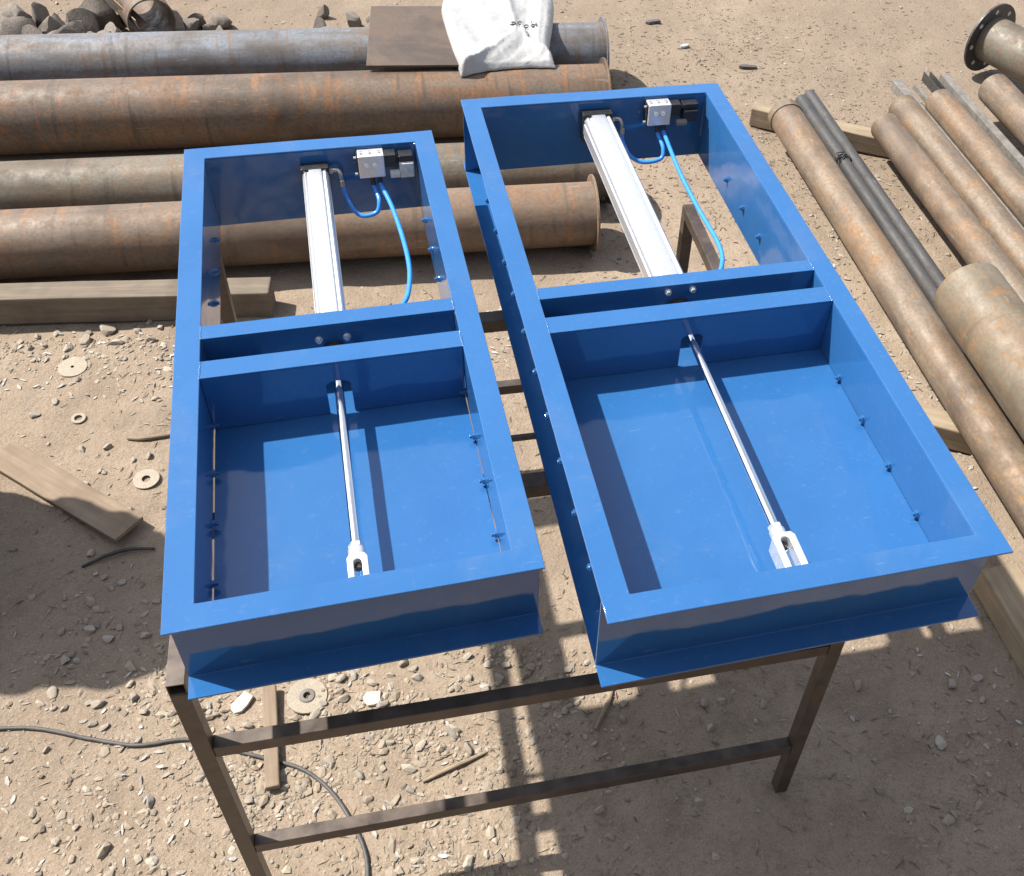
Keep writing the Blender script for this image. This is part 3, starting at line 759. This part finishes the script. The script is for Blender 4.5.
# right pile
RD = math.radians(15.7); rdx, rdy = math.sin(RD), -math.cos(RD)
RZ = -PI/2 + RD
def right_pipe(name, label, x, y, L, r, z, mat, group='rusty pipes lying right of the bench', dz=0):
    return pipe(name, label, (x, y, z), RZ+dz, L, r, mat, group=group)
c0 = right_pipe('steel_pipe', 'long rusty pipe nearest the bench on the right, with a collar at its far end', 1.553, 3.996, 4.081, 0.085, 0.19, M['rust_r'])
flange(c0, -.020, .091, .070, .047, M['rust_r']); 
c1 = right_pipe('steel_pipe', 'rusty pipe beside the gap full of shavings, with a silver scratch', 2.078, 4.001, 3.348, 0.07743, 0.1821, M['rust_r'])
c2 = right_pipe('steel_pipe', 'rusty pipe in the middle of the three lying side by side', 2.199, 4.216, 3.348, 0.07743, 0.1821, M['rust_r'])
c3 = right_pipe('steel_pipe', 'orange rusty pipe touching the black angle irons', 2.411, 4.315, 3.139, 0.07743, 0.1821, M['rust_r'])
c4 = right_pipe('steel_pipe', 'rusty pipe farthest right, its end beyond the angle irons', 2.745, 4.50, 2.72, 0.08894, 0.1936, M['rust_r'])
big = right_pipe('steel_pipe', 'thick olive brown pipe piece lying across on top of the pile', 2.132, 2.336, 1.099, 0.1392, 0.4206, M['rust_big'])
d0 = right_pipe('scaffold_pipe', 'thin dark steel pipe with a wire tie, beside the long rusty pipe', 1.666, 4.294, 3.139, 0.03244, 0.1371, M['dark_pipe'], 'thin dark pipes')
d1 = right_pipe('scaffold_pipe', 'thin dark steel pipe lying beside the gap of shavings', 1.717, 4.357, 3.139, 0.03244, 0.1371, M['dark_pipe'], 'thin dark pipes')
b = BM()
for k in range(3):
    pts_ = [(.62+k*.008+.01*math.cos(a*1.3), .040*math.cos(a), .040*math.sin(a)) for a in [2*PI*j/18 for j in range(19)]]
    rings(b, pts_, [.0028]*19, 6)
bx_ = [(.63+.02*math.cos(j*2.1), .028*math.sin(j*1.7)-.02, .042+.012*math.sin(j*1.1)) for j in range(10)]
rings(b, catmull(bx_, 4), [.003]*37, 6)
obj('wire_tie', b, M['black_steel'], d0)
# flat bar lying in the crevice
b = BM(); box(b, 0, 2.9, -.010, .010, 0, .012)
tag(obj('flat_bar', b, M['grey_steel'], None, .001, loc=(1.640, 4.02, .166), rot=(0, 0, RZ)), 'narrow grey flat bar squeezed between rusty pipe and thin dark pipe', 'flat bar')
# angle irons at the far right
def angle_iron(label, x, y, L, a, b_, mat, flip=1, t=.005, z=.1052):
    q = BM(); extrude_poly(q, [(0,0), (flip*a,0), (flip*a,t), (flip*t,t), (flip*t,b_), (0,b_)], lambda p, r: (0, p, r), lambda p, r: (L, p, r))
    return tag(obj('angle_iron', q, mat, None, .001, loc=(x, y, z), rot=(0, 0, RZ)), label, 'angle iron', 'angle irons in the right hand pile')
bm_ = BM(); box(bm_, 0, 2.6, -.027, .027, 0, .055)
tag(obj('steel_bar', bm_, M['grey_steel'], None, .004, loc=(2.225, 4.58, .1052), rot=(0, 0, RZ)), 'grey square steel bar poking out beyond the middle rusty pipe', 'bar')
angle_iron('short flat lying angle iron, leftmost of the dark steel ends', 2.330, 4.60, .26, .05, .03, M['grey_steel'])
angle_iron('black angle iron standing on edge, left one of the close pair', 2.397, 4.70, 2.8, .028, .055, M['black_steel'])
angle_iron('black angle iron standing on edge, right one of the close pair', 2.436, 4.71, 2.8, .028, .055, M['black_steel'])
q = BM(); extrude_poly(q, [(0,0), (.005,0), (.005,.053), (.050,.053), (.050,.058), (0,.058)], lambda p, r: (0, p, r), lambda p, r: (2.8, p, r))
tag(obj('angle_iron', q, M['grey_steel'], None, .001, loc=(2.490, 4.685, .1052), rot=(0, 0, RZ)), 'wide grey topped angle iron at the right edge of the dark steel ends', 'angle iron', 'angle irons in the right hand pile')
# flanged pipe in the far corner
fa = math.radians(-52)
fp = pipe('flanged_pipe', 'tan pipe with a black drilled flange in the far right corner', (2.840, 5.080, .22), fa, 2.2, .131, M['rust_o'], group=None)
b = BM(); rings_straight(b, Vector((-.014,0,0)), Vector((0,0,0)), [(0,.11), (0,.205), (1,.205), (1,.11)], 64, closed=True)
fo = obj('flange', b, M['black_steel'], fp, .0015)
for k in range(8):
    b = BM(); a = 2*PI*k/8+.2
    cyl(b, (-.0165, .165*math.cos(a), .165*math.sin(a)), (.0025, .165*math.cos(a), .165*math.sin(a)), .013, 16)
    obj('bolt_hole', b, M['paper'], fo)

# timbers
def timber(name, label, cx_, cy_, L, wd, ht, rz, mat, z=0, cat='timber', group=None, rx=0, ry=0):
    b = BM(); vs = box(b, -L/2, L/2, -wd/2, wd/2, 0, ht)
    bmesh.ops.subdivide_edges(b, edges=[e for e in b.edges if abs((e.verts[0].co-e.verts[1].co).x) > L*.5], cuts=16)
    for v in b.verts:
        v.co += Vector((0, noise.noise(v.co*3+Vector((cx_*7, 0, 0))), noise.noise(v.co*3+Vector((0, cy_*7, 5)))))*min(.006, ht*.15)
    return tag(obj(name, b, mat, None, min(.006, ht*.2), loc=(cx_, cy_, z), rot=(rx, ry, rz)), label, cat, group)
c, s = math.cos(.176), math.sin(.176)
timber('timber_beam', 'long weathered grey timber beam in front of the rusty pipe', -.684-1.6*c, 2.300-1.6*s+.057, 3.2, .110, .131, .176, M['wood'])
timber('timber_sleeper', 'pale wooden sleeper under the far ends of the rusty pipes', 1.984, 4.085, 1.203, 0.09417, .1025, -.30, M['wood_p'], group='wooden sleepers under the pipes')
timber('timber_sleeper', 'pale wooden sleeper under the pipes beside the wider hatch', 2.350, 1.846, 0.9626, 0.1046, .1025, -.28, M['wood_p'], group='wooden sleepers under the pipes')
timber('timber_baulk', 'pale rounded timber at the front right corner of the wider hatch', 2.340, 0.527, 1.465, 0.136, 0.1151, RZ+.02, M['wood_p'])
timber('plank', 'dusty loose plank lying on the dirt left of the narrower hatch', -1.113, 1.286, 0.6487, 0.1203, .018, -.463, M['wood_d'], z=.014, cat='plank')
timber('wooden_batten', 'brown batten on the gravel below the front of the narrower hatch', -0.143, 0.455, 0.33, 0.040, .022, -1.25, M['wood_d'], z=.006, cat='batten')

# ------------------------------------------------------------------ small things on the ground
def disc(label, x, y, r, ri, hub=False, tilt=(0, 0)):
    b = BM(); rings_straight(b, Vector((0,0,0)), Vector((0,0,.004)), [(0, ri), (0, r), (1, r*.985), (1, ri)], 40, closed=True)
    for v in b.verts: v.co.z += .0022*noise.noise(v.co*22+Vector((x*9, y*9, 0)))
    o = obj('grinding_disc', b, M['disc'], None, .0006, loc=(x, y, gh(x, y)+.006), rot=(*tilt, rng.uniform(0, 6)))
    if hub:
        q = BM(); rings_straight(q, Vector((0,0,.0035)), Vector((0,0,.0075)), [(0, ri), (0, r*.42), (1, r*.36), (1, ri)], 32, closed=True); obj('hub', q, M['grey_steel'], o, .0004)
    return tag(o, label, 'disc', 'worn grinding discs on the dirt')
disc('worn grinding disc with steel hub, in the gravel below the narrower hatch', -0.075, 0.593, 0.0600, 0.01151, True, (.06, -.03))
disc('plain worn cutting disc lying before the timber beam', -1.359, 1.919, 0.05441, 0.006278, False, (.03, .05))
disc('small cutting disc with a wide hole, right above the plank', -0.867, 1.388, 0.04604, 0.01465, False, (-.03, .03))
b = BM(); rings_straight(b, Vector((0,0,0)), Vector((0,0,.005)), [(0,.014), (0,.026), (1,.026), (1,.014)], 32, closed=True)
tag(obj('steel_washer', b, M['disc'], None, .0008, loc=(-1.223, 1.652, gh(-1.223,1.652)+.004), rot=(.05, .04, 0)), 'pale ring washer lying on the dirt between disc and plank', 'washer')
b = BM()
cp = catmull([(-1.709,0.255,0), (-1.343,0.329,0), (-1.029,0.391,0), (-0.857,0.423,0), (-0.663,0.407,0), (-0.517,0.397,0), (-0.375,0.429,0), (-0.224,0.402,0), (-0.014,0.360,0), (0.132,0.245,0), (0.226,0.067,0), (0.195,-0.268,0)], 10)
cp = [Vector((p.x, p.y, gh(p.x, p.y)+.006)) for p in cp]
rings(b, cp, [.0058]*len(cp), 10)
tag(obj('power_cable', b, M['rubber'], None, smooth=True), 'thin black cable snaking over the dirt at the lower left', 'cable')
def stick(name, label, pts_, r, mat, cat='stick'):
    b = BM(); P = catmull(pts_, 6)
    P = [Vector((p.x, p.y, p.z+gh(p.x, p.y))) for p in P]
    rings(b, P, [r*(.7+.4*math.sin(PI*(k+1)/(len(P)+1))) for k in range(len(P))], 8)
    return tag(obj(name, b, mat, None, smooth=True), label, cat)
stick('stick', 'thin pale stick on shaded dirt between the hatches', [(0.802,0.569,.006), (0.825,0.632,.008), (0.841,0.684,.007), (0.849,0.737,.010)], .0065, M['wood_p'])
stick('stick', 'short brown stick lying beside the left edge of the narrower hatch', [(-1.008,1.574,.006), (-0.946,1.576,.010), (-0.872,1.605,.008), (-0.810,1.636,.006)], .0075, M['wood_d'])
stick('bent_wire', 'dark bent steel strip lying below the end of the plank', [(-0.935,0.998,.004), (-0.872,1.045,.014), (-0.810,1.077,.016), (-0.726,1.092,.008)], .006, M['black_steel'], 'wire')
stick('stick', 'pale twig lying on the shaded dirt near the lower stretcher', [(0.320,0.360,.006), (0.404,0.412,.008), (0.488,0.465,.006)], .006, M['wood_p'])
def slab(name, label, x, y, a, c, h, rz, mat, cat):
    b = BM(); pts_ = []
    n = 9
    for k in range(n):
        t = 2*PI*k/n; q = max(abs(math.cos(t)), abs(math.sin(t)))
        pts_.append((a*math.cos(t)/q*rng.uniform(.82, 1), c*math.sin(t)/q*rng.uniform(.82, 1)))
    extrude_poly(b, pts_, lambda p, q: (p, q, 0), lambda p, q: (p*.94, q*.94, h))
    return tag(obj(name, b, mat, None, .0015, loc=(x, y, gh(x, y)+.004), rot=(rng.uniform(-.1,.1), rng.uniform(-.1,.1), rz)), label, cat)
slab('tile_shard', 'pale flat tile shard in the gravel below the narrower hatch', 0.122, 0.601, .030, .026, .008, .3, M['paper'], 'shard')
slab('tile_shard', 'pale cracked shard leaning beside the brown batten', -0.265, 0.556, .038, .024, .008, 1.1, M['paper'], 'shard')
slab('paper_scrap', 'white crumpled scrap on the dirt beyond the wider hatch', 1.032, 5.058, .032, .018, .012, .6, M['sack'], 'scrap')
slab('bark_piece', 'dark broken bark piece on the dirt beyond the wider hatch', 1.414, 4.890, .06, .018, .014, .1, M['rubber'], 'bark')
slab('bark_piece', 'small dark bark bit at the far edge of the dirt', 0.833, 5.361, .05, .02, .014, .3, M['rubber'], 'bark')

# ------------------------------------------------------------------ rusty plate and sack on the back pipes
b = BM(); box(b, -.23, .23, -.36, .36, 0, .012)
tag(obj('steel_plate', b, M['plate'], None, .002, loc=(-0.428, 4.205, .359), rot=(-.030, 0, .19)), 'flat rusty brown steel plate lying on the back pipes left of the sack', 'plate')

def sack():
    b = BM()
    # outline running round, near edge first (x, y)
    nu, nv = 72, 60
    left = catmull([(-.118,3.835,0), (-.150,3.92,0), (-.199,4.059,0), (-.281,4.321,0), (-.34,4.55,0), (-.33,4.74,0)], 12)
    right = catmull([(.345,3.995,0), (.318,4.07,0), (.292,4.171,0), (.283,4.427,0), (.270,4.65,0), (.25,4.78,0)], 12)
    def samp(P, t):
        f = t*(len(P)-1); i = min(int(f), len(P)-2); return P[i].lerp(P[i+1], f-i)
    def base(x, y):
        d = (y-pH.location.y)*math.cos(DIR) - (x-pH.location.x)*math.sin(DIR)
        if d >= 0: return .353
        return .1779 + math.sqrt(max(0, .1726**2-d*d)) + .0025
    topv = []; botv = []
    for j in range(nv+1):
        t = j/nv; A = samp(left, t); B = samp(right, t); rt = []; rb = []; sag = (1-t)**3
        for i in range(nu+1):
            u = i/nu; p = A.lerp(B, u); p.y += sag*(.030*math.sin(PI*u*1.0)*(1 if u > .12 else u/.12)) + .006*noise.noise(Vector((u*9, t*3, 7)))*sag
            e = min(1, max(0.0, 1-(2*u-1)**2)/.22)**.5*min(1, t/.05+.05)**.7*min(1, (1-t)/.08+.02)**.6
            tl = (u-.03)*.74 if u < .72 else .51-(u-.72)*1.35
            ratio = min(1.0, t/max(.02, tl))
            hp = .020 + .052*ratio**1.15 + .010*math.exp(-abs(t-tl)*22)
            ul = .57+.16*(1-t)*1.4
            if t > tl:
                hp -= .022/(1+math.exp(-(u-ul)*60))
                hp += .012*math.exp(-abs(u-ul+.03)*26) - .012*math.exp(-abs(u-.80+.12*(1-t))*30) + .012*math.exp(-abs(u-.88)*26)
                hp += .006*math.sin((u*2.1+t*1.3)*9)*(1-u)
            else: hp += .005*math.sin((u-t)*31)*ratio
            fold = hp - .055 + .007*noise.noise(Vector((p.x*8, p.y*8, 2))) + .006*abs(noise.noise(Vector((p.x*17, p.y*17, 4)))) + .0025*noise.noise(Vector((p.x*40, p.y*40, 4)))
            zb = base(p.x, p.y)+.003
            rt.append(b.verts.new((p.x, p.y, zb+.004+e*(.055+fold))))
            rb.append(b.verts.new((p.x, p.y, zb)))
        topv.append(rt); botv.append(rb)
    for j in range(nv):
        for i in range(nu):
            b.faces.new((topv[j][i], topv[j][i+1], topv[j+1][i+1], topv[j+1][i]))
            b.faces.new((botv[j][i], botv[j+1][i], botv[j+1][i+1], botv[j][i+1]))
    for j in range(nv):
        for k, (a, c_) in enumerate(((0, 1), (nu, -1))):
            q = (topv[j][a], topv[j+1][a], botv[j+1][a], botv[j][a]); b.faces.new(q if k == 0 else q[::-1])
    for i in range(nu):
        b.faces.new((topv[0][i], botv[0][i], botv[0][i+1], topv[0][i+1])); b.faces.new((topv[nv][i], topv[nv][i+1], botv[nv][i+1], botv[nv][i]))
    o = obj('sack', b, M['sack'], None, smooth=False)
    o.data.polygons.foreach_set('use_smooth', [True]*len(o.data.polygons))
    tag(o, 'white woven plastic sack, folded and lying over the back pipes', 'sack')
    # handwriting marks: strokes that follow the cloth
    def surf(x, y):
        return max(v.co.z for v in o.data.vertices if (v.co.x-x)**2+(v.co.y-y)**2 < .0005)
    q = BM()
    def stroke(P2):
        mx = sum(p[0] for p in P2)/len(P2); my = sum(p[1] for p in P2)/len(P2); zz = surf(mx, my)+.0015
        P = [Vector((x, y, zz)) for x, y in P2]
        if len(P) > 1: rings(q, P, [.0032]*len(P), 6)
    bx, by = .090, 4.275
    def arc(cx, cy, r, a0, a1, n=7): return [(cx+r*math.cos(math.radians(a0+(a1-a0)*k/n)), cy+r*1.25*math.sin(math.radians(a0+(a1-a0)*k/n))) for k in range(n+1)]
    stroke(arc(bx, by, .012, 150, -20) + [(bx-.012, by-.020), (bx+.014, by-.016)])
    for k in range(1, 3): stroke(arc(bx+.034*k, by+.012*k, .012, 50, 310))
    stroke(arc(bx+.103, by+.036, .011, 50, 310)); stroke([(bx+.114, by+.062), (bx+.116, by+.036), (bx+.124, by+.026)])
    stroke([(bx+.085, by+.085), (bx+.089, by+.083)])
    obj('handwriting', q, M['ink'], o)
sack()

# rubble and scrap behind the back pipe
rubble_me = []
for m_ in stone_me:
    q_ = m_.copy(); q_.name = 'rubble'; q_.materials.clear(); q_.materials.append(M['rubble']); rubble_me.append(q_)
def boulder(label, x, y, r, k, group='dark rubble behind the back pipes'):
    o = bpy.data.objects.new('rubble_block', rubble_me[k % len(rubble_me)]); COL.objects.link(o)
    o.scale = (r*1.25, r, r*.75); o.rotation_euler = (.2*k, .15*k, k*1.1); o.location = (x, y, gh(x, y)+r*.45)
    tag(o, label, 'rubble', group)
rb_ = random.Random(3)
for k in range(110):
    x = rb_.uniform(-3.7, -.55); y = 4.585+.24*(x+.2)+abs(rb_.gauss(0, .24))+.20
    if -.66 < x < -.1: continue
    r = rb_.uniform(.04, .12)*(1.2 if x < -2 else .75)
    boulder('broken dark rubble block on the dirt behind the blue grey pipe', x, y, r, k)
b = BM(); extrude_poly(b, [(0,0), (.06,0), (.06,.006), (.006,.006), (.006,.06), (0,.06)], lambda p, r: (-.6, p, r), lambda p, r: (.6, p, r))
tag(obj('angle_iron', b, M['rust_r'], None, .001, loc=(-2.473, 4.880, .20), rot=(.2, .12, -.75)), 'rusty angle iron leaning on rubble behind the back pipe', 'angle iron')
pd = pipe('steel_pipe', 'short brown pipe piece lying behind the blue grey pipe at far left', (-2.285, 4.964, .14), -.95, .5, .13, M['rust_b'])

# unseen barrel added left of the bench to cast shade on the dirt
bar = BM()
prof = [(0,.285), (.006,.30), (.32,.30), (.33,.308), (.345,.308), (.355,.30), (.65,.30), (.66,.308), (.675,.308), (.685,.30), (.985,.30), (1,.29), (.98,.284)]
rings_straight(bar, Vector((0,0,0)), Vector((0,0,.90)), prof, 48)
tag(obj('shade_barrel', bar, M['barrel'], None, .002, smooth=True, loc=(-1.76, 1.06, -.01)), 'unseen steel barrel added left of the bench to shade the dirt', 'barrel')

# ------------------------------------------------------------------ unseen dark wall added behind the viewer to cut fill light
b = BM(); n = 240
pr = [(-6+12*k/n, -2.75+.018*math.sin(k*PI/2)) for k in range(n+1)]
pr2 = [(x, y-.03) for x, y in pr[::-1]]
extrude_poly(b, pr+pr2, lambda p, q: (p, q, -.02), lambda p, q: (p, q, 3.6))
tag(obj('added_dark_wall', b, M['dark_sheet'], None), 'long dark corrugated sheet wall, added unseen behind the viewer to cut light', 'wall')

bn = BM(); bmesh.ops.create_icosphere(bn, subdivisions=5, radius=1.0)  # lumpy shape added on the unseen barrel so its shadow outline is irregular
for v in bn.verts:
    p = v.co.copy(); k = 1+.26*noise.noise(p*1.4+Vector((4, 2, 7)))+.16*noise.noise(p*3.2+Vector((1, 8, 3)))+.05*noise.noise(p*9)
    v.co = Vector((p.x*.36*k, p.y*.34*k, max(-.20, p.z*.27*k)))
tag(obj('shade_bundle', bn, M['sack'], None, smooth=True, loc=(-1.76, 1.06, .895+.20)), 'lumpy pale bundle added on the unseen barrel to roughen its shadow', 'bundle')
